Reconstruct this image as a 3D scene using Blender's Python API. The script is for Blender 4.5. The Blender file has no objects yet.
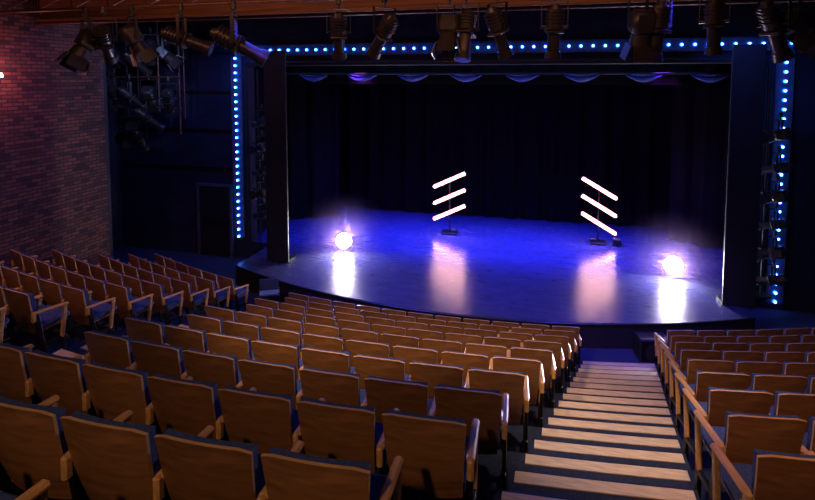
import bpy, math, random
from mathutils import Vector, Matrix
random.seed(7)
S=bpy.context.scene
COL=S.collection
S.view_settings.view_transform='Standard'
# ---------------------------------------------------------------- materials
def newmat(name):
    m=bpy.data.materials.new(name); m.use_nodes=True
    nt=m.node_tree; b=nt.nodes['Principled BSDF']; return m,nt,b
def mat(name,col,rough=.5,metal=0,noise=0,scale=8,stretch=(1,1,1),bump=0,coat=0,objrand=0,spec=.5,bscale=None):
    m,nt,b=newmat(name)
    b.inputs['Roughness'].default_value=rough; b.inputs['Metallic'].default_value=metal
    b.inputs['Coat Weight'].default_value=coat
    b.inputs['Specular IOR Level'].default_value=spec
    c=(*col,1); b.inputs['Base Color'].default_value=c
    tc=nt.nodes.new('ShaderNodeTexCoord'); mp=nt.nodes.new('ShaderNodeMapping'); mp.inputs['Scale'].default_value=stretch
    nt.links.new(tc.outputs['Object'],mp.inputs['Vector'])
    if noise>0:
        n=nt.nodes.new('ShaderNodeTexNoise'); n.inputs['Scale'].default_value=scale; n.inputs['Detail'].default_value=5
        nt.links.new(mp.outputs[0],n.inputs['Vector'])
        r=nt.nodes.new('ShaderNodeValToRGB')
        r.color_ramp.elements[0].position=.3; r.color_ramp.elements[1].position=.7
        r.color_ramp.elements[0].color=(*[max(0,x*(1-noise)) for x in col],1)
        r.color_ramp.elements[1].color=(*[min(1,x*(1+noise)) for x in col],1)
        nt.links.new(n.outputs['Fac'],r.inputs[0]); out=r.outputs[0]
        if objrand>0:
            oi=nt.nodes.new('ShaderNodeObjectInfo'); mr=nt.nodes.new('ShaderNodeMapRange')
            mr.inputs['To Min'].default_value=1-objrand; mr.inputs['To Max'].default_value=1+objrand
            nt.links.new(oi.outputs['Random'],mr.inputs['Value'])
            hs=nt.nodes.new('ShaderNodeHueSaturation'); nt.links.new(out,hs.inputs['Color']); nt.links.new(mr.outputs[0],hs.inputs['Value']); out=hs.outputs[0]
        nt.links.new(out,b.inputs['Base Color'])
    if bump>0:
        n2=nt.nodes.new('ShaderNodeTexNoise'); n2.inputs['Scale'].default_value=bscale or scale*4
        nt.links.new(mp.outputs[0],n2.inputs['Vector'])
        bp=nt.nodes.new('ShaderNodeBump'); bp.inputs['Strength'].default_value=bump; bp.inputs['Distance'].default_value=.01
        nt.links.new(n2.outputs['Fac'],bp.inputs['Height']); nt.links.new(bp.outputs[0],b.inputs['Normal'])
    return m
def emis(name,col,st):
    m,nt,b=newmat(name); b.inputs['Base Color'].default_value=(*col,1)
    b.inputs['Emission Color'].default_value=(*col,1); b.inputs['Emission Strength'].default_value=st; return m
M={}
M['back']=mat('seat_back_veneer',(.27,.125,.052),.34,noise=.3,scale=5,stretch=(1,1,6),objrand=.22,bump=.05)
M['edge']=mat('beech_ply_edge',(.68,.40,.18),.4,noise=.15,scale=8)
M['arm']=mat('beech_armrest',(.68,.37,.14),.32,noise=.2,scale=6,stretch=(6,1,6),coat=.2)
M['cloth']=mat('blue_upholstery',(.04,.075,.26),.9,noise=.35,scale=60,bump=.3)
M['metal']=mat('black_steel',(.02,.02,.022),.4,metal=.6)
M['black']=mat('black_paint',(.010,.010,.012),.6,noise=.3,scale=3)
M['wallblk']=mat('dark_blue_black_wall',(.014,.017,.036),.7,noise=.4,scale=2,bump=.2)
M['ledboard']=mat('led_backing_board',(.07,.08,.12),.6,noise=.3,scale=6)
M['carpet']=mat('dark_carpet',(.018,.026,.07),.95,noise=.4,scale=40,bump=.4)
M['tread']=mat('oak_tread_slat',(.74,.56,.36),.5,noise=.2,scale=6,stretch=(1,8,1))
M['drape']=mat('black_drape',(.006,.0045,.006),.85,noise=.25,scale=5,bump=.2,spec=.15)
M['swag']=mat('swag_cloth',(.05,.08,.3),.6,noise=.3,scale=6)
M['beam']=mat('stained_timber',(.22,.09,.035),.6,noise=.4,scale=3,stretch=(.3,6,6),bump=.2)
M['pipe']=mat('rusty_pipe_paint',(.12,.05,.03),.45,metal=.3,noise=.4,scale=10)
M['lant']=mat('lantern_body',(.045,.04,.04),.35,metal=.5,noise=.2,scale=10)
M['lens']=mat('lantern_glass',(.1,.12,.2),.08,metal=.2)
M['plast']=mat('black_plastic',(.02,.02,.02),.5)
M['ceil']=mat('dark_ceiling',(.03,.02,.018),.8,noise=.3,scale=2)
M['led']=emis('blue_led_glow',(.01,.12,1),10)  # wider emissive ring, paints a blue halo around each LED core
M['ledcore']=emis('blue_led_core',(.25,.55,1),18)
M['tube']=emis('warm_tube_glow',(1,.62,.52),34)
M['diff']=emis('tube_diffuser',(1,.36,.30),.9)  # added self-lit strip behind each tube, imitates its pink glow edges
M['par']=emis('par_lamp_glow',(1,.93,.9),420)
M['warmlamp']=emis('warm_lamp_glow',(1,.45,.3),40)
# stage floor
m,nt,b=newmat('stage_floor_vinyl')
tc=nt.nodes.new('ShaderNodeTexCoord'); n=nt.nodes.new('ShaderNodeTexNoise'); n.inputs['Scale'].default_value=3; n.inputs['Detail'].default_value=8; n.inputs['Roughness'].default_value=.65
mp=nt.nodes.new('ShaderNodeMapping'); mp.inputs['Scale'].default_value=(1,2.5,1)
nt.links.new(tc.outputs['Object'],mp.inputs[0]); nt.links.new(mp.outputs[0],n.inputs['Vector'])
r=nt.nodes.new('ShaderNodeValToRGB'); r.color_ramp.elements[0].position=.3; r.color_ramp.elements[1].position=.72
r.color_ramp.elements[0].color=(.035,.038,.10,1); r.color_ramp.elements[1].color=(.062,.066,.17,1)
nt.links.new(n.outputs['Fac'],r.inputs[0]); nt.links.new(r.outputs[0],b.inputs['Base Color'])
mr=nt.nodes.new('ShaderNodeMapRange'); mr.inputs['To Min'].default_value=.19; mr.inputs['To Max'].default_value=.29
nt.links.new(n.outputs['Fac'],mr.inputs['Value']); nt.links.new(mr.outputs[0],b.inputs['Roughness'])
n3=nt.nodes.new('ShaderNodeTexNoise'); n3.inputs['Scale'].default_value=14; nt.links.new(tc.outputs['Object'],n3.inputs['Vector'])
bp=nt.nodes.new('ShaderNodeBump'); bp.inputs['Strength'].default_value=.15; bp.inputs['Distance'].default_value=.02
nt.links.new(n3.outputs['Fac'],bp.inputs['Height']); nt.links.new(bp.outputs[0],b.inputs['Normal'])
M['stage']=m
# brick
m,nt,b=newmat('red_brick')
tc=nt.nodes.new('ShaderNodeTexCoord'); sp=nt.nodes.new('ShaderNodeSeparateXYZ'); cb=nt.nodes.new('ShaderNodeCombineXYZ')
ad=nt.nodes.new('ShaderNodeMath'); ad.operation='ADD'
nt.links.new(tc.outputs['Object'],sp.inputs[0]); nt.links.new(sp.outputs['X'],ad.inputs[0]); nt.links.new(sp.outputs['Y'],ad.inputs[1])
nt.links.new(ad.outputs[0],cb.inputs['X']); nt.links.new(sp.outputs['Z'],cb.inputs['Y'])
br=nt.nodes.new('ShaderNodeTexBrick'); br.inputs['Scale'].default_value=1; br.inputs['Brick Width'].default_value=.225; br.inputs['Row Height'].default_value=.078
br.inputs['Mortar Size'].default_value=.009; br.inputs['Color1'].default_value=(.22,.08,.06,1); br.inputs['Color2'].default_value=(.05,.022,.028,1); br.inputs['Mortar'].default_value=(.03,.025,.03,1)
nt.links.new(cb.outputs[0],br.inputs['Vector']); nt.links.new(br.outputs['Color'],b.inputs['Base Color']); b.inputs['Roughness'].default_value=.85
bp=nt.nodes.new('ShaderNodeBump'); bp.inputs['Strength'].default_value=.8; bp.inputs['Distance'].default_value=.015; bp.invert=True
nt.links.new(br.outputs['Fac'],bp.inputs['Height']); nt.links.new(bp.outputs[0],b.inputs['Normal'])
M['brick']=m
# ---------------------------------------------------------------- mesh builder
class MB:
    def __init__(s): s.v=[]; s.f=[]; s.m=[]; s.mats=[]
    def mi(s,k):
        if k not in s.mats: s.mats.append(k)
        return s.mats.index(k)
    def add(s,vs,fs,k):
        o=len(s.v); s.v+= [tuple(v) for v in vs]; i=s.mi(k)
        for f in fs: s.f.append([o+j for j in f]); s.m.append(i)
    def box(s,c,sz,k,rot=None,bev=0):
        hx,hy,hz=[q/2 for q in sz]; c=Vector(c)
        if bev>0:
            vs=[];b_=min(bev,hx*.9,hy*.9,hz*.9)
            idx={}
            for sx in(-1,1):
                for sy in(-1,1):
                    for sz_ in(-1,1):
                        idx[(sx,sy,sz_,0)]=len(vs); vs.append(Vector((sx*hx,sy*(hy-b_),sz_*(hz-b_))))
                        idx[(sx,sy,sz_,1)]=len(vs); vs.append(Vector((sx*(hx-b_),sy*hy,sz_*(hz-b_))))
                        idx[(sx,sy,sz_,2)]=len(vs); vs.append(Vector((sx*(hx-b_),sy*(hy-b_),sz_*hz)))
            fs=[]
            for a in(-1,1):
                fs.append([idx[(a,-1,-1,0)],idx[(a,1,-1,0)],idx[(a,1,1,0)],idx[(a,-1,1,0)]])
                fs.append([idx[(-1,a,-1,1)],idx[(1,a,-1,1)],idx[(1,a,1,1)],idx[(-1,a,1,1)]])
                fs.append([idx[(-1,-1,a,2)],idx[(1,-1,a,2)],idx[(1,1,a,2)],idx[(-1,1,a,2)]])
            for a in(-1,1):
                for d in(-1,1):
                    fs.append([idx[(a,d,-1,0)],idx[(a,d,1,0)],idx[(a,d,1,1)],idx[(a,d,-1,1)]])
                    fs.append([idx[(a,-1,d,0)],idx[(a,1,d,0)],idx[(a,1,d,2)],idx[(a,-1,d,2)]])
                    fs.append([idx[(-1,a,d,1)],idx[(1,a,d,1)],idx[(1,a,d,2)],idx[(-1,a,d,2)]])
                    for e in(-1,1): fs.append([idx[(a,d,e,0)],idx[(a,d,e,1)],idx[(a,d,e,2)]])
        else:
            vs=[Vector((x*hx,y*hy,z*hz)) for x in(-1,1) for y in(-1,1) for z in(-1,1)]
            fs=[[0,1,3,2],[4,6,7,5],[0,4,5,1],[2,3,7,6],[0,2,6,4],[1,5,7,3]]
        if rot is not None: vs=[rot@v for v in vs]
        s.add([c+v for v in vs],fs,k)
    def cyl(s,p,q,r1,k,r2=None,n=12,cap=True):
        p=Vector(p);q=Vector(q); r2=r1 if r2 is None else r2; d=(q-p).normalized()
        u=d.orthogonal().normalized(); w=d.cross(u)
        vs=[];
        for i in range(n):
            a=2*math.pi*i/n; e=u*math.cos(a)+w*math.sin(a); vs+= [p+e*r1,q+e*r2]
        fs=[[2*i,2*((i+1)%n),2*((i+1)%n)+1,2*i+1] for i in range(n)]
        if cap: fs+=[[2*i for i in range(n)][::-1],[2*i+1 for i in range(n)]]
        s.add(vs,fs,k)
    def shell(s,grid,k,kedge,th):
        R=len(grid);C=len(grid[0])
        a=[p for row in grid for p in row]; b2=[p+th for p in a]
        fr=[];
        for i in range(R-1):
            for j in range(C-1):
                fr.append([i*C+j,i*C+j+1,(i+1)*C+j+1,(i+1)*C+j])
        s.add(a,fr,k); s.add(b2,[f[::-1] for f in fr],k)
        ring=[(0,j) for j in range(C)]+[(i,C-1) for i in range(1,R)]+[(R-1,j) for j in range(C-2,-1,-1)]+[(i,0) for i in range(R-2,0,-1)]
        vs=[];
        for (i,j) in ring: vs+=[grid[i][j],grid[i][j]+th]
        L=len(ring); s.add(vs,[[2*t,2*((t+1)%L),2*((t+1)%L)+1,2*t+1] for t in range(L)],kedge)
    def mesh(s,name):
        me=bpy.data.meshes.new(name); me.from_pydata(s.v,[],s.f)
        for k in s.mats: me.materials.append(M[k])
        me.polygons.foreach_set('material_index',s.m)
        me.validate()
        import bmesh
        bm=bmesh.new(); bm.from_mesh(me); bmesh.ops.recalc_face_normals(bm,faces=bm.faces); bm.to_mesh(me); bm.free()
        return me
    def obj(s,name,loc=(0,0,0),rz=0,smooth=False,parent=None):
        me=s.mesh(name); o=bpy.data.objects.new(name,me); COL.objects.link(o); o.location=loc; o.rotation_euler[2]=rz
        if smooth: smoothmesh(me)
        if parent: o.parent=parent
        return o
def smoothmesh(me,ang=40):
    for p in me.polygons: p.use_smooth=True
    try: me.set_sharp_from_angle(angle=math.radians(ang))
    except Exception: pass
def inst(name,me,loc,rz=0,rot=None):
    o=bpy.data.objects.new(name,me); COL.objects.link(o); o.location=loc
    o.rotation_euler=rot if rot else (0,0,rz); return o
# ---------------------------------------------------------------- layout constants
CX,CY=-2.0,26.85; R0=24.0; P=.83; NR=8; RISE=2.45/NR
RF,RB=P-.26,.26
def rowz(n): return RISE*(NR-n)
def rowp(n,x):
    r=R0-P*n; dx=x-CX; y=CY-math.sqrt(r*r-dx*dx); return y
def xr_edge(y): return -.33+(y-3.2)*.14
def xl_edge(y): return -4.2-.155*(y-3.4)
STW=1.3
XW_L,XW_R=-10.6,6.6
W=.51
# ---------------------------------------------------------------- theatre seat
def seatmesh(name,left,right):
    b=MB()
    rows=9;cols=9;g=[]
    for i in range(rows):
        t=i/(rows-1); z=.36+.54*t; w=.205+.03*t; row=[]
        for j in range(cols):
            s=-1+2*j/(cols-1)
            zz=z+ (-.016*s*s if i==rows-1 else 0)*1.0 - (.012 if (i==rows-1 and abs(s)==1) else 0)
            row.append(Vector((s*w,-.02-.13*t+.035*s*s-.02*math.sin(t*math.pi),zz)))
        g.append(row)
    b.shell(g,'back','edge',Vector((0,.018,0)))
    g=[]
    for i in range(7):
        t=i/6; z=.42+.455*t; w=.19+.03*t; row=[]
        for j in range(7):
            s=-1+2*j/6
            row.append(Vector((s*w,.005-.13*(z-.36)/.54+.035*s*s-.02*math.sin(t*math.pi),z-.012*s*s)))
        g.append(row)
    b.shell(g,'cloth','cloth',Vector((0,.05,0)))
    rot=Matrix.Rotation(math.radians(4),3,'X')
    b.box((0,.19,.45),(.44,.40,.085),'cloth',rot,bev=.03)
    b.box((0,.18,.395),(.40,.36,.022),'back',rot,bev=.006)
    b.cyl((-.22,.03,.40),(.22,.03,.40),.014,'metal',n=8)
    for sx,on in((-1,left),(1,right)):
        if not on: continue
        x=sx*W/2
        ra=Matrix.Rotation(math.radians(-3),3,'X')
        b.box((x,.13,.635),(.048,.40,.034),'arm',ra,bev=.012)
        b.box((x,-.07,.60),(.036,.05,.12),'arm',None,bev=.01)
        b.box((x,.27,.43),(.032,.05,.40),'arm',Matrix.Rotation(math.radians(-8),3,'X'),bev=.008)
        b.box((x,.0,.33),(.03,.06,.60),'metal',Matrix.Rotation(math.radians(8),3,'X'),bev=.006)
        b.box((x,.12,.235),(.028,.34,.05),'metal',None,bev=.006)
        b.box((x,.25,.12),(.03,.05,.24),'metal',None,bev=.006)
        b.box((x,.12,.012),(.06,.42,.024),'metal',None,bev=.006)
    me=b.mesh(name); smoothmesh(me,35); return me
SM={'m':seatmesh('seat_mid',False,True),'l':seatmesh('seat_left_end',True,True)}
def seat_row(n,xa,xb,anchor):
    cnt=int((xb-xa)/W+.02)
    r=R0-P*n
    if anchor=='r':
        th0=math.asin((xb-CX)/r); ths=[th0-(i+.5)*W/r for i in range(cnt)][::-1]
    else:
        th0=math.asin((xa-CX)/r); ths=[th0+(i+.5)*W/r for i in range(cnt)]
    for i,th in enumerate(ths):
        x=CX+r*math.sin(th); y=CY-r*math.cos(th)
        inst('theatre_seat',SM['l'] if i==0 else SM['m'],(x,y,rowz(n)+.002),th)
for n in range(-2,NR+1):
    y=rowp(n,-1); xr=xr_edge(y)-.03-(.14 if n<0 else 0); xl=xl_edge(y)
    seat_row(n,xl,xr,'r')
    ylb=rowp(n,-7); seat_row(n,-9.7,xl_edge(ylb)-1.25,'r')
    seat_row(n,xr_edge(rowp(n,1))+STW+.03,XW_R-.3 ,'l')
# loose stacking chair at the front of the far aisle
def stackchair(x,y,rz):
    b=MB()
    for s in(-1,1):
        b.cyl((s*.22,-.20,.0),(s*.21,-.16,.46),.012,'metal',n=8); b.cyl((s*.21,-.16,.46),(s*.19,-.24,.86),.012,'metal',n=8)
        b.cyl((s*.22,.22,.0),(s*.21,.18,.45),.012,'metal',n=8); b.cyl((s*.21,-.16,.45),(s*.21,.18,.45),.012,'metal',n=8)
    b.cyl((-.21,.18,.44),(.21,.18,.44),.012,'metal',n=8); b.cyl((-.21,-.16,.30),(.21,-.16,.30),.01,'metal',n=8)
    b.box((0,.02,.475),(.44,.42,.05),'cloth',bev=.02); b.box((0,-.215,.74),(.40,.04,.28),'cloth',Matrix.Rotation(math.radians(10),3,'X'),bev=.018)
    b.obj('stacking_chair',(x,y,.003),rz)
stackchair(-5.95,10.45,.5)
# ---------------------------------------------------------------- stepped auditorium floor
b=MB()
def arcslab(b,r_out,r_in,z0,z1,x0,x1,k,N=40):
    vs=[]
    for i in range(N+1):
        x=x0+(x1-x0)*i/N
        yo=CY-math.sqrt(r_out**2-(x-CX)**2); yi=CY-math.sqrt(r_in**2-(x-CX)**2)
        vs+=[(x,yo,z0),(x,yi,z0),(x,yi,z1),(x,yo,z1)]
    fs=[]
    for i in range(N):
        a=4*i;c=a+4
        for j in range(4): fs.append([a+j,a+(j+1)%4,c+(j+1)%4,c+j])
    fs.append([0,1,2,3]); fs.append([4*N+3,4*N+2,4*N+1,4*N])
    b.add(vs,fs,k)
for n in range(-4,NR):
    r=R0-P*n; rin=r-RF; rout=r+RB if n>-4 else r+1.6
    arcslab(b,rout,rin,0,rowz(n),XW_L+.02,XW_R-.02,'carpet')
b.obj('raked_seating_tier')
b=MB(); b.box((-2,7,-.1),(22,26,.2),'carpet'); b.obj('floor')
def stairs(name,edge,w):
    b=MB(); H=P/2
    for n in range(-4,NR+1):
        for half in (0,1):
            rr=R0-P*n
            if half==1: ra,rb=rr+RB,rr+RB-H; z=rowz(n)+RISE/2
            else: ra,rb=rr+RB-H,rr-RF; z=rowz(n)
            if n==NR and half==0: continue
            if n==-4 and half==1: continue
            ym=CY-(ra+rb)/2; xa=edge(ym); xb=xa+w
            if half==1: arcslab(b,ra-.001,rb,rowz(n)+.001,z,xa,xb,'carpet',N=4)
            for k2 in (0,1):
                q=rb+.015+k2*H/2
                arcslab(b,q+.112,q,z+.001,z+.008,xa+.03,xb-.03,'tread',N=4)
            arcslab(b,rb+.012,rb-.004,z-.03,z+.006,xa+.02,xb-.02,'metal',N=4)
    b.obj(name)
stairs('aisle_stairs',lambda y:xr_edge(y)+.02,STW-.02)
stairs('aisle_stairs',lambda y:xl_edge(y)-1.22,1.2)
# ---------------------------------------------------------------- room shell
def wall(name,c,sz,k):
    b=MB(); b.box(c,sz,k); return b.obj(name)
wall('wall_left',(XW_L-.15,3.4,3.9),(.3,15,7.8),'brick')
wall('wall_left_return',(XW_L-1.2,10.95,3.9),(2.4,.1,7.8),'wallblk')
wall('wall_left_recess',(-12.8,12.3,3.9),(.2,2.8,7.8),'wallblk')
wall('wall_right',(XW_R+.15,5,3.9),(.3,18,7.8),'wallblk')
wall('wall_back',(-2,-4.1,3.9),(18,.2,7.8),'wallblk')
wall('ceiling',(-3,7,7.9),(22,25,.2),'ceil')
b=MB()
PY=13.6
b.box((-10.5,PY+.1,3.9),(4.6,.2,7.8),'wallblk')
b.box((5.55,PY+.1,3.9),(2.3,.2,7.8),'wallblk')
b.box((-1.9,PY+.1,6.65),(12.6,.2,2.3),'wallblk')
b.box((-8.27,PY-.03,3.0),(.12,.1,5.0),'black',bev=.02); b.box((4.46,PY-.03,3.0),(.12,.1,5.0),'black',bev=.02)
b.box((-1.9,PY-.03,5.56),(12.8,.1,.12),'black',bev=.02)
for z in (2.6,3.7,4.8,5.9): b.box((-10.6,PY-.03,z),(3.6,.06,.05),'black')
b.obj('wall_proscenium')
wall('wall_stage_rear',(-2,19.0,3.9),(18,.2,7.8),'black')
wall('wall_stage_left',(-10.2,16.3,3.9),(.2,5,7.8),'black')
wall('wall_stage_right',(6.7,16.3,3.9),(.2,5,7.8),'black')
# stage
b=MB()
pts=[]
HX=5.75; yc=11.75; sag=1.35; Rr=(HX*HX+sag*sag)/(2*sag)
for i in range(49):
    x=-HX+2*HX*i/48; y=yc-(math.sqrt(Rr*Rr-x*x)-(Rr-sag)); pts.append((x-1.85,y))
def prism(b,poly,z0,z1,k,kt=None):
    N=len(poly); vs=[(x,y,z0) for x,y in poly]+[(x,y,z1) for x,y in poly]
    b.add(vs,[[i,(i+1)%N,(i+1)%N+N,i+N] for i in range(N)]+[list(range(N))[::-1]],k)
    b.add([(x,y,z1) for x,y in poly],[list(range(N))],kt or k)
poly=pts+[(3.9,13.55),(4.35,13.55),(4.35,13.85),(6.5,13.85),(6.5,18.8),(-10,18.8),(-10,13.85),(-8.15,13.85),(-8.15,13.55),(-7.6,13.55)]
prism(b,poly,0,.5,'black','stage')
b.obj('stage_platform')
b=MB()
for i in range(48):
    (x0,y0),(x1,y1)=pts[i],pts[i+1]
    b.cyl((x0,y0-.012,.475),(x1,y1-.012,.475),.022,'metal',n=6,cap=False)
b.obj('trim_1')
# door
b=MB(); DY=PY-.03
b.box((-9.4,DY-.03,1.0),(1.0,.05,1.99),'black',bev=.01)
for x in(-9.94,-8.86): b.box((x,DY-.04,1.03),(.08,.07,2.06),'ledboard')
b.box((-9.4,DY-.04,2.09),(1.16,.07,.08),'ledboard'); b.box((-9.4,DY-.065,1.0),(.7,.02,.12),'metal'); b.cyl((-9.02,DY-.1,1.0),(-9.02,DY-.06,1.0),.025,'metal')
b.obj('door_1')
def drape(name,x0,y0,x1,y1,z0,z1,k='drape',folds=1.0,amp=.07):
    b=MB(); L=math.hypot(x1-x0,y1-y0); N=int(L*22)
    dx,dy=(x1-x0)/L,(y1-y0)/L; nx,ny=-dy,dx
    vs=[];H=5
    ph=[random.uniform(0,6) for _ in range(4)]
    for i in range(N+1):
        t=i/N; s=t*L
        o=amp*(math.sin(s*9*folds+ph[0])+.5*math.sin(s*15.3*folds+ph[1])+.3*math.sin(s*4.1+ph[2]))
        for h in range(H+1):
            hh=h/H; oo=o*(1-.35*hh); vs.append((x0+dx*s+nx*oo,y0+dy*s+ny*oo,z0+(z1-z0)*hh))
    fs=[[i*(H+1)+h,(i+1)*(H+1)+h,(i+1)*(H+1)+h+1,i*(H+1)+h+1] for i in range(N) for h in range(H)]
    b.add(vs,fs,k); return b.obj(name,smooth=True)
drape('back_curtain',-9.3,18.1,6.2,18.1,.52,7.5)
drape('side_curtain',4.9,14.0,4.9,17.6,.52,7.5)
drape('side_curtain',-8.5,14.0,-8.5,17.6,.52,7.5)
drape('side_curtain',3.3,16.9,4.8,16.1,.52,7.5)
drape('side_curtain',-8.3,16.1,-6.9,16.8,.52,7.5)
drape('border_curtain',-8.0,14.7,4.4,14.7,5.0,7.6,amp=.04)
def leg(x0,x1,y):
    b=MB(); b.box(((x0+x1)/2,y,3.18),(x1-x0,.06,5.35),'black',bev=.01)
    for z in(.6,2,3.4,4.8,5.8): b.box(((x0+x1)/2,y+.05,z),(x1-x0-.05,.05,.06),'metal')
    b.box(((x0+x1)/2,y+.2,.53),(x1-x0,.4,.05),'metal'); b.obj('masking_flat')
leg(-7.0,-6.4,12.25); leg(3.45,4.05,12.25)
# swag valance
b=MB()
xs=-7.0
while xs<3.9:
    w=.85; N=14; H=6; vs=[]
    for i in range(N+1):
        t=i/N; x=xs+w*t; dip=.04+.14*math.sin(math.pi*t)
        for h in range(H+1):
            hh=h/H; vs.append((x,14.25-.05*math.sin(hh*math.pi*3+t*2)-.05*math.sin(math.pi*t),5.28-dip*hh-.03*math.sin(math.pi*t)))
    b.add(vs,[[i*(H+1)+h,(i+1)*(H+1)+h,(i+1)*(H+1)+h+1,i*(H+1)+h+1] for i in range(N) for h in range(H)],'swag')
    xs+=1.45
b.cyl((-7.8,14.3,5.29),(4.1,14.3,5.29),.03,'metal')
b.obj('swag_valance',smooth=True)
# LED strips
b=MB()
def ledrow(p,q,step):
    p=Vector(p);q=Vector(q); L=(q-p).length; n=int(L/step)
    d=(q-p)/n
    mid=(p+q)/2
    sz=(.34 if abs(d.x)<.01 else L+.1,.03,.30 if abs(d.z)<.01 else L+.1)
    b.box(mid+Vector((0,.06,0)),sz,'ledboard')
    for i in range(n+1):
        c=p+d*i
        b.cyl(c+Vector((0,.05,0)),c+Vector((0,-.005,0)),.036,'led',n=10)
        b.cyl(c+Vector((0,.0,0)),c+Vector((0,-.02,0)),.02,'ledcore',n=8)
ledrow((-8.62,PY-.10,.65),(-8.62,PY-.10,5.72),.2)
ledrow((4.86,PY-.10,.2),(4.86,PY-.10,5.72),.2)
ledrow((-8.6,PY-.10,5.93),(4.95,PY-.10,5.93),.27)
b.obj('blue_led_strip')
# ---------------------------------------------------------------- stage lanterns
def lantern_mesh(kind):
    b=MB()
    if kind==0:
        b.cyl((0,0,.20),(0,0,-.02),.085,'lant',r2=.095,n=16); b.cyl((0,0,-.02),(0,0,-.28),.07,'lant',n=16)
        b.cyl((0,0,-.28),(0,0,-.36),.082,'lant',r2=.095,n=16); b.cyl((0,0,-.355),(0,0,-.365),.08,'lens',n=16)
        b.box((0,0,-.05),(.2,.2,.035),'lant',bev=.01); b.cyl((0,0,.2),(0,0,.25),.06,'lant',r2=.04,n=12)
        for z in(.05,.09,.13,.17): b.cyl((0,0,z),(0,0,z+.012),.105,'lant',n=16)
    else:
        b.box((0,0,.04),(.24,.22,.26),'lant',bev=.04); b.cyl((0,0,-.08),(0,0,-.2),.1,'lant',r2=.12,n=16)
        b.cyl((0,0,-.195),(0,0,-.205),.1,'lens',n=16)
        for a,(dx,dy) in enumerate(((.13,0),(-.13,0),(0,.13),(0,-.13))):
            b.box((dx*1.1,dy*1.1,-.27),(.012 if dx else .2,.2 if dx else .012,.16),'lant',Matrix.Rotation(.3*(1 if dy>0 else -1 if dy<0 else 0),3,'X')@Matrix.Rotation(-.3*(1 if dx>0 else -1 if dx<0 else 0),3,'Y'))
    for sx in(-1,1): b.cyl((sx*.08,0,0),(sx*.15,0,0),.02,'metal',n=8)
    me=b.mesh('lantern_housing'); smoothmesh(me); return me
LM=[lantern_mesh(0),lantern_mesh(1)]
b=MB()
for sx in(-1,1): b.box((sx*.145,0,.13),(.008,.035,.30),'metal')
b.box((0,0,.28),(.3,.035,.008),'metal'); b.cyl((0,0,.28),(0,0,.36),.015,'metal',n=8); b.box((0,0,.38),(.06,.05,.1),'metal',bev=.01)
YM=b.mesh('lantern_yoke')
def lantern(x,y,z,kind=0,tilt=35,pan=0,sc=1.0,name='stage_lantern'):
    e=bpy.data.objects.new(name,None); COL.objects.link(e); e.location=(x,y,z); e.rotation_euler[2]=math.radians(pan); e.scale=(sc,)*3; e.empty_display_size=.1
    a=inst('housing',LM[kind],(0,0,0),rot=(math.radians(tilt),0,0)); a.parent=e
    c=inst('yoke',YM,(0,0,0)); c.parent=e
BY,BZ=8.0,6.42
b=MB()
b.cyl((-10.5,BY,BZ),(6.4,BY,BZ),.03,'pipe',n=12); b.cyl((-10.5,BY+.35,BZ+.35),(6.4,BY+.35,BZ+.35),.03,'pipe',n=12)
x=-10
while x<5.6:
    b.cyl((x,BY,BZ),(x+.4,BY+.35,BZ+.35),.014,'pipe',n=8); b.cyl((x+.4,BY+.35,BZ+.35),(x+.8,BY,BZ),.014,'pipe',n=8); 
    x+=.8
x=-9.6
while x<6.4: b.cyl((x,BY+.35,BZ+.35),(x,BY+.35,7.79),.015,'pipe',n=8); x+=2.4
b.obj('lighting_truss')
b=MB(); b.box((-2,BY+1.3,6.67),(17,.25,.5),'beam',bev=.02); b.box((-2,BY+1.3,6.39),(17,.35,.07),'beam')
b.cyl((-10.4,BY+1.0,6.3),(6.4,BY+1.0,6.3),.035,'pipe'); b.obj('timber_beam')
specs=[(-8.1,1,30,150,1.5),(-7.7,0,50,30,1.4),(-7.1,1,30,-30,1.3),(-6.1,0,70,-70,1.4),(-5.1,0,62,-65,1.6),(-3.25,0,28,20,1.25),(-2.5,0,45,50,1.3),(-1.5,1,20,180,1.25),(-1.25,0,20,170,1.3),(-.8,0,25,-40,1.25),(-.0,0,12,10,1.25),(1.15,1,15,10,1.3),(1.35,0,10,30,1.3),(2.02,0,10,-20,1.2),(2.7,0,30,-50,1.35),(3.1,0,65,-80,1.4),(3.35,1,50,60,1.3)]
for (x,k,t,p,sc) in specs: lantern(x,BY-.02,BZ-.41*sc,k,t,p,sc)
def boom(x,y,zs,dirn):
    b=MB(); b.cyl((x,y,.5),(x,y,5.4),.024,'metal'); b.cyl((x,y,.5),(x,y,.54),.2,'metal',n=20)
    for z in zs: b.cyl((x,y,z),(x+dirn*.3,y,z),.018,'metal',n=8)
    b.obj('lighting_boom')
    for i,z in enumerate(zs): lantern(x+dirn*.18,y-.12,z-.3,i%2,75,60*dirn,1.1)
boom(-7.75,13.2,[1.75,2.35,2.95,3.6,4.3],1)
boom(4.4,13.0,[1.2,1.8,2.4,3.0,3.6,4.3],1)
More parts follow.
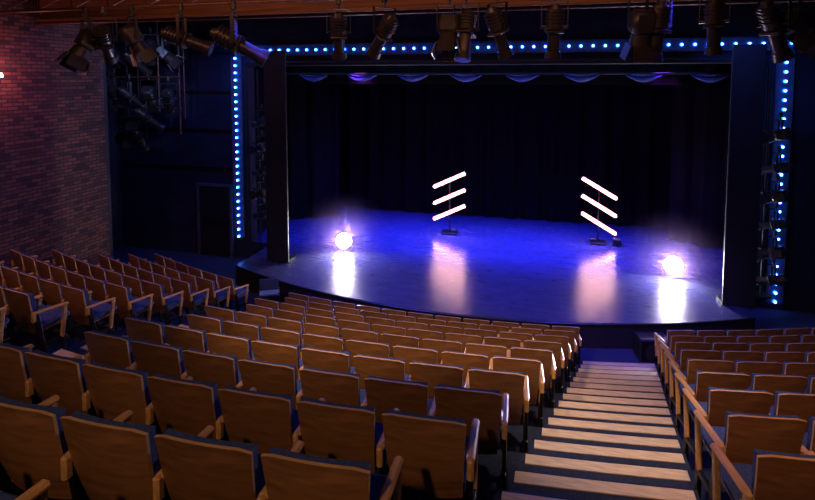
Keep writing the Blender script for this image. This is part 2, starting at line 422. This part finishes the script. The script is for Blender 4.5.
# hanging ladder left
b=MB()
for dx in(0,.35): b.cyl((-10.9+dx,12.0,3.9),(-10.9+dx,12.0,7.8),.022,'metal')
for i in range(9): b.cyl((-10.9,12,4.0+i*.42),(-10.55,12,4.0+i*.42),.016,'metal',n=8)
b.cyl((-9.45,12.2,3.7),(-9.45,12.2,7.8),.025,'pipe'); b.cyl((-9.3,12.2,4.1),(-9.3,12.2,7.8),.018,'pipe'); b.cyl((-10.9,12,4.1),(-10.1,12,4.1),.018,'metal')
b.cyl((-10.0,12.1,4.3),(-10.0,12.1,7.8),.022,'pipe'); b.cyl((-11.4,12.1,4.3),(-11.4,12.1,7.8),.022,'pipe')
for z in(4.4,5.2,6.3,6.8): b.cyl((-11.6,12.05,z),(-9.3,12.05,z),.02,'pipe')
b.obj('hanging_lighting_ladder')
for x,z,p,k in((-10.45,3.6,20,0),(-10.75,3.8,60,1),(-10.2,4.15,-50,0),(-10.7,4.7,-40,0),(-10.1,4.75,20,1),(-11.2,4.75,30,0),(-10.5,5.6,-20,0),(-10.0,5.9,40,0),(-11.3,5.9,-10,1),(-9.5,4.65,30,0),(-9.6,5.8,-60,1)): lantern(x,11.85,z,k,50,p,1.35)
# ---------------------------------------------------------------- LED tube stands
def tubestand(x,y,sgn,w,rise,zc):
    e=bpy.data.objects.new('led_tube_stand',None); COL.objects.link(e); e.location=(x,y,.5)
    b=MB(); b.cyl((0,0,0),(0,0,zc[-1]+.1-.5),.02,'metal'); b.box((0,0,.03),(.45,.4,.05),'metal',bev=.01)
    b.box((.15*sgn,-.02,.10),(.16,.22,.12),'plast',bev=.02)
    for z in zc: b.box((0,.0,z-.5),(.08,.05,.08),'plast',bev=.01)
    o=b.obj('stand',parent=e)
    b=MB()
    for z in zc:
        p=Vector((-w/2,-.06,z-.5-sgn*rise/2)); q=Vector((w/2,-.06,z-.5+sgn*rise/2)); d=(q-p).normalized()
        b.cyl(p,q,.026,'tube',n=12); b.cyl(p-d*.05,p,.035,'plast'); b.cyl(q,q+d*.05,.035,'plast')
        ang=math.atan2(d.z,d.x); b.box((p+q)/2+Vector((0,.035,0)),((q-p).length,.02,.115),'diff',Matrix.Rotation(-ang,3,'Y'),bev=.005)
    b.obj('tubes',parent=e)
tubestand(-2.95,15.9,1,.95,.46,(1.14,1.62,2.12))
tubestand(1.3,16.0,-1,.92,.54,(1.08,1.58,2.08))
# ---------------------------------------------------------------- floor par cans facing the house
CAM=Vector((0,0,5.2))
PARS=[(-5.4,13.5),(2.8,13.7)]
def par(x,y,en):
    e=bpy.data.objects.new('floor_par_light',None); COL.objects.link(e); e.location=(x,y,.5)
    d=(Vector((-1,0,5.0))-Vector((x,y,.72))).normalized()
    b=MB(); c=Vector((0,0,.28))
    b.cyl(c-d*.16,c,.15,'lant',r2=.205,n=28); b.cyl(c-d*.26,c-d*.16,.08,'lant',r2=.15,n=24)
    b.cyl(c,c+d*.01,.195,'par',n=32)
    b.box((0,.05,.012),(.4,.3,.024),'metal')
    for s in(-1,1): b.box((s*.22,.03,.15),(.01,.03,.28),'metal')
    b.obj('par_can',parent=e,smooth=True)
    L=bpy.data.lights.new('par_beam','SPOT'); L.energy=en; L.color=(.5,.36,1); L.spot_size=math.radians(150); L.spot_blend=1; L.shadow_soft_size=.15
    o=bpy.data.objects.new('par_beam',L); COL.objects.link(o); o.parent=e; o.location=c+d*.2; o.rotation_euler=d.to_track_quat('-Z','Y').to_euler()
for x,y in PARS: par(x,y,360)
RS=1.4
m=bpy.data.materials.new('smoke_haze'); m.use_nodes=True; nt=m.node_tree; nt.nodes.clear()  # added scattering ball at each par lamp, stands in for its glow
ou=nt.nodes.new('ShaderNodeOutputMaterial'); vs=nt.nodes.new('ShaderNodeVolumeScatter'); vs.inputs['Anisotropy'].default_value=.35; vs.inputs['Color'].default_value=(.75,.5,1,1)
tc=nt.nodes.new('ShaderNodeTexCoord'); ln=nt.nodes.new('ShaderNodeVectorMath'); ln.operation='LENGTH'; nt.links.new(tc.outputs['Object'],ln.inputs[0])
mr=nt.nodes.new('ShaderNodeMapRange'); mr.inputs['From Min'].default_value=0; mr.inputs['From Max'].default_value=RS; mr.inputs['To Min'].default_value=1; mr.inputs['To Max'].default_value=0
nt.links.new(ln.outputs['Value'],mr.inputs['Value'])
pw=nt.nodes.new('ShaderNodeMath'); pw.operation='POWER'; pw.inputs[1].default_value=1.5; nt.links.new(mr.outputs[0],pw.inputs[0])
ml=nt.nodes.new('ShaderNodeMath'); ml.operation='MULTIPLY'; ml.inputs[1].default_value=.11; nt.links.new(pw.outputs[0],ml.inputs[0])
nt.links.new(ml.outputs[0],vs.inputs['Density']); nt.links.new(vs.outputs[0],ou.inputs['Volume']); M['haze']=m
import bmesh
for x,y in PARS:
    bm=bmesh.new(); bmesh.ops.create_icosphere(bm,subdivisions=3,radius=RS)
    bmesh.ops.bisect_plane(bm,geom=bm.verts[:]+bm.edges[:]+bm.faces[:],plane_co=(0,0,-.27),plane_no=(0,0,-1),clear_outer=True)
    bmesh.ops.holes_fill(bm,edges=[e for e in bm.edges if e.is_boundary]); bmesh.ops.recalc_face_normals(bm,faces=bm.faces)
    me=bpy.data.meshes.new('smoke_puff'); bm.to_mesh(me); bm.free(); me.materials.append(m)
    o=bpy.data.objects.new('smoke_haze',me); COL.objects.link(o); o.location=(x,y,.78)
# misc stage kit
def speaker(x,y,z,w,d,h,rz):
    b=MB(); b.box((0,0,h/2),(w,d,h),'plast',bev=.02); b.box((0,-d/2-.005,h/2),(w-.06,.012,h-.06),'metal'); b.cyl((0,-d/2-.012,h*.4),(0,-d/2-.02,h*.4),w*.32,'plast',n=24)
    b.obj('floor_speaker',(x,y,z),rz)
speaker(1.85,10.6,.001,.55,.35,.42,.2)
speaker(1.8,15.9,.502,.22,.22,.2,0)
b=MB(); b.box((.03,0,0),(.06,.14,.2),'metal',bev=.01); b.cyl((.06,0,0),(.16,0,.02),.05,'metal',r2=.08,n=16); b.cyl((.161,0,.02),(.165,0,.02),.07,'warmlamp',n=16)
b.obj('wall_spotlight',(XW_L+.002,8.2,5.2),smooth=True)
# ---------------------------------------------------------------- lights
def light(name,typ,loc,tgt,en,col,size=.3,spot=60,blend=.6,sy=None,spread=None):
    L=bpy.data.lights.new(name,typ); L.energy=en; L.color=col
    if typ=='SPOT': L.spot_size=math.radians(spot); L.spot_blend=blend; L.shadow_soft_size=size
    elif typ=='AREA':
        L.size=size
        if sy: L.shape='RECTANGLE'; L.size_y=sy
        if spread: L.spread=math.radians(spread)
    else: L.shadow_soft_size=size
    o=bpy.data.objects.new(name,L); COL.objects.link(o); o.location=loc
    o.rotation_euler=(Vector(tgt)-Vector(loc)).to_track_quat('-Z','Y').to_euler(); return o
light('stage_wash_blue','AREA',(-2,15.5,7.0),(-2,15.0,0),900,(.04,.05,1),size=9,sy=1,spread=60)
light('stage_wash_front','SPOT',(-5,8,6.3),(-3.2,12.3,.5),4200,(.06,.06,1),spot=55,blend=.9)
light('stage_wash_front','SPOT',(1.5,8,6.3),(.6,12.3,.5),3600,(.06,.05,1),spot=55,blend=.9)
light('stage_pool','SPOT',(-2.3,15,6.8),(-2.9,12.8,.5),4200,(.14,.22,1),spot=30,blend=1)
light('stage_purple','SPOT',(-5.2,14.2,5.4),(-5.9,17.4,.8),420,(.5,.08,1),spot=55,blend=1)
light('stage_purple','SPOT',(2.5,14.2,5.4),(3.6,16.5,.8),420,(.35,.07,1),spot=55,blend=1)
light('swag_glow','AREA',(-2,13.9,5.45),(-2,14.3,5.2),14,(.15,.3,1),size=11,sy=.1)
WM=(1,.62,.32)
light('house_light','SPOT',(-2.5,2.2,7.6),(-1.7,7.2,1),1500,WM,size=.12,spot=48,blend=1)
light('house_light','SPOT',(1,1.5,7.6),(2.9,6.2,1),520,(1,.5,.25),size=.12,spot=60,blend=1)
light('house_light','SPOT',(-7,3,7.6),(-7.5,7,1),380,(1,.42,.22),size=.12,spot=70,blend=1)
light('house_light','SPOT',(-1,-2.5,7.6),(-1.8,3,2.5),330,(1,.58,.32),size=.12,spot=70,blend=1)
light('stair_light','SPOT',(.6,4.5,7.6),(.4,5.5,1),650,(1,.78,.54),size=.2,spot=40,blend=1)
light('blue_spill','AREA',(-2,11.5,7.3),(-2,5,0),190,(.05,.14,1),size=10,sy=.5)
light('brick_red','SPOT',(-8.6,6.4,7.0),(-10.6,8.0,5.4),110,(1,.15,.2),size=.1,spot=50,blend=1)
light('wall_lamp_glow','POINT',(-10.2,8.2,5.25),(0,0,0),16,(1,.28,.3),size=.08)
light('brick_purple','SPOT',(-7,10,6.8),(-10.6,9.6,2.0),30,(.6,.2,.8),size=.1,spot=80,blend=1)
light('side_blue','SPOT',(-7.4,11.5,7.0),(-9.0,13.6,3.5),330,(.05,.15,1),size=.1,spot=80,blend=1)
light('side_blue','SPOT',(3,11.5,7.0),(4.9,13.6,3.0),260,(.05,.15,1),size=.1,spot=80,blend=1)
light('rig_work_light','SPOT',(-8.0,9.3,6.0),(-10.4,12,5.2),300,(.3,.42,1),size=.1,spot=45,blend=1)  # added fill spot without a fixture, brightens the ladder cluster
light('truss_glow','AREA',(-3,6.4,6.6),(-3,8.4,6.3),50,(1,.4,.22),size=9,sy=.1)
w=bpy.data.worlds.new('house_dark'); S.world=w; w.use_nodes=True
w.node_tree.nodes['Background'].inputs[0].default_value=(.01,.012,.03,1); w.node_tree.nodes['Background'].inputs[1].default_value=.2
# ---------------------------------------------------------------- camera
c=bpy.data.cameras.new('camera'); c.sensor_width=36; c.lens=24; c.shift_y=(115-250)/815; c.clip_start=.05
o=bpy.data.objects.new('camera',c); COL.objects.link(o); o.location=CAM; o.rotation_euler=(math.radians(86),0,math.radians(15)); S.camera=o
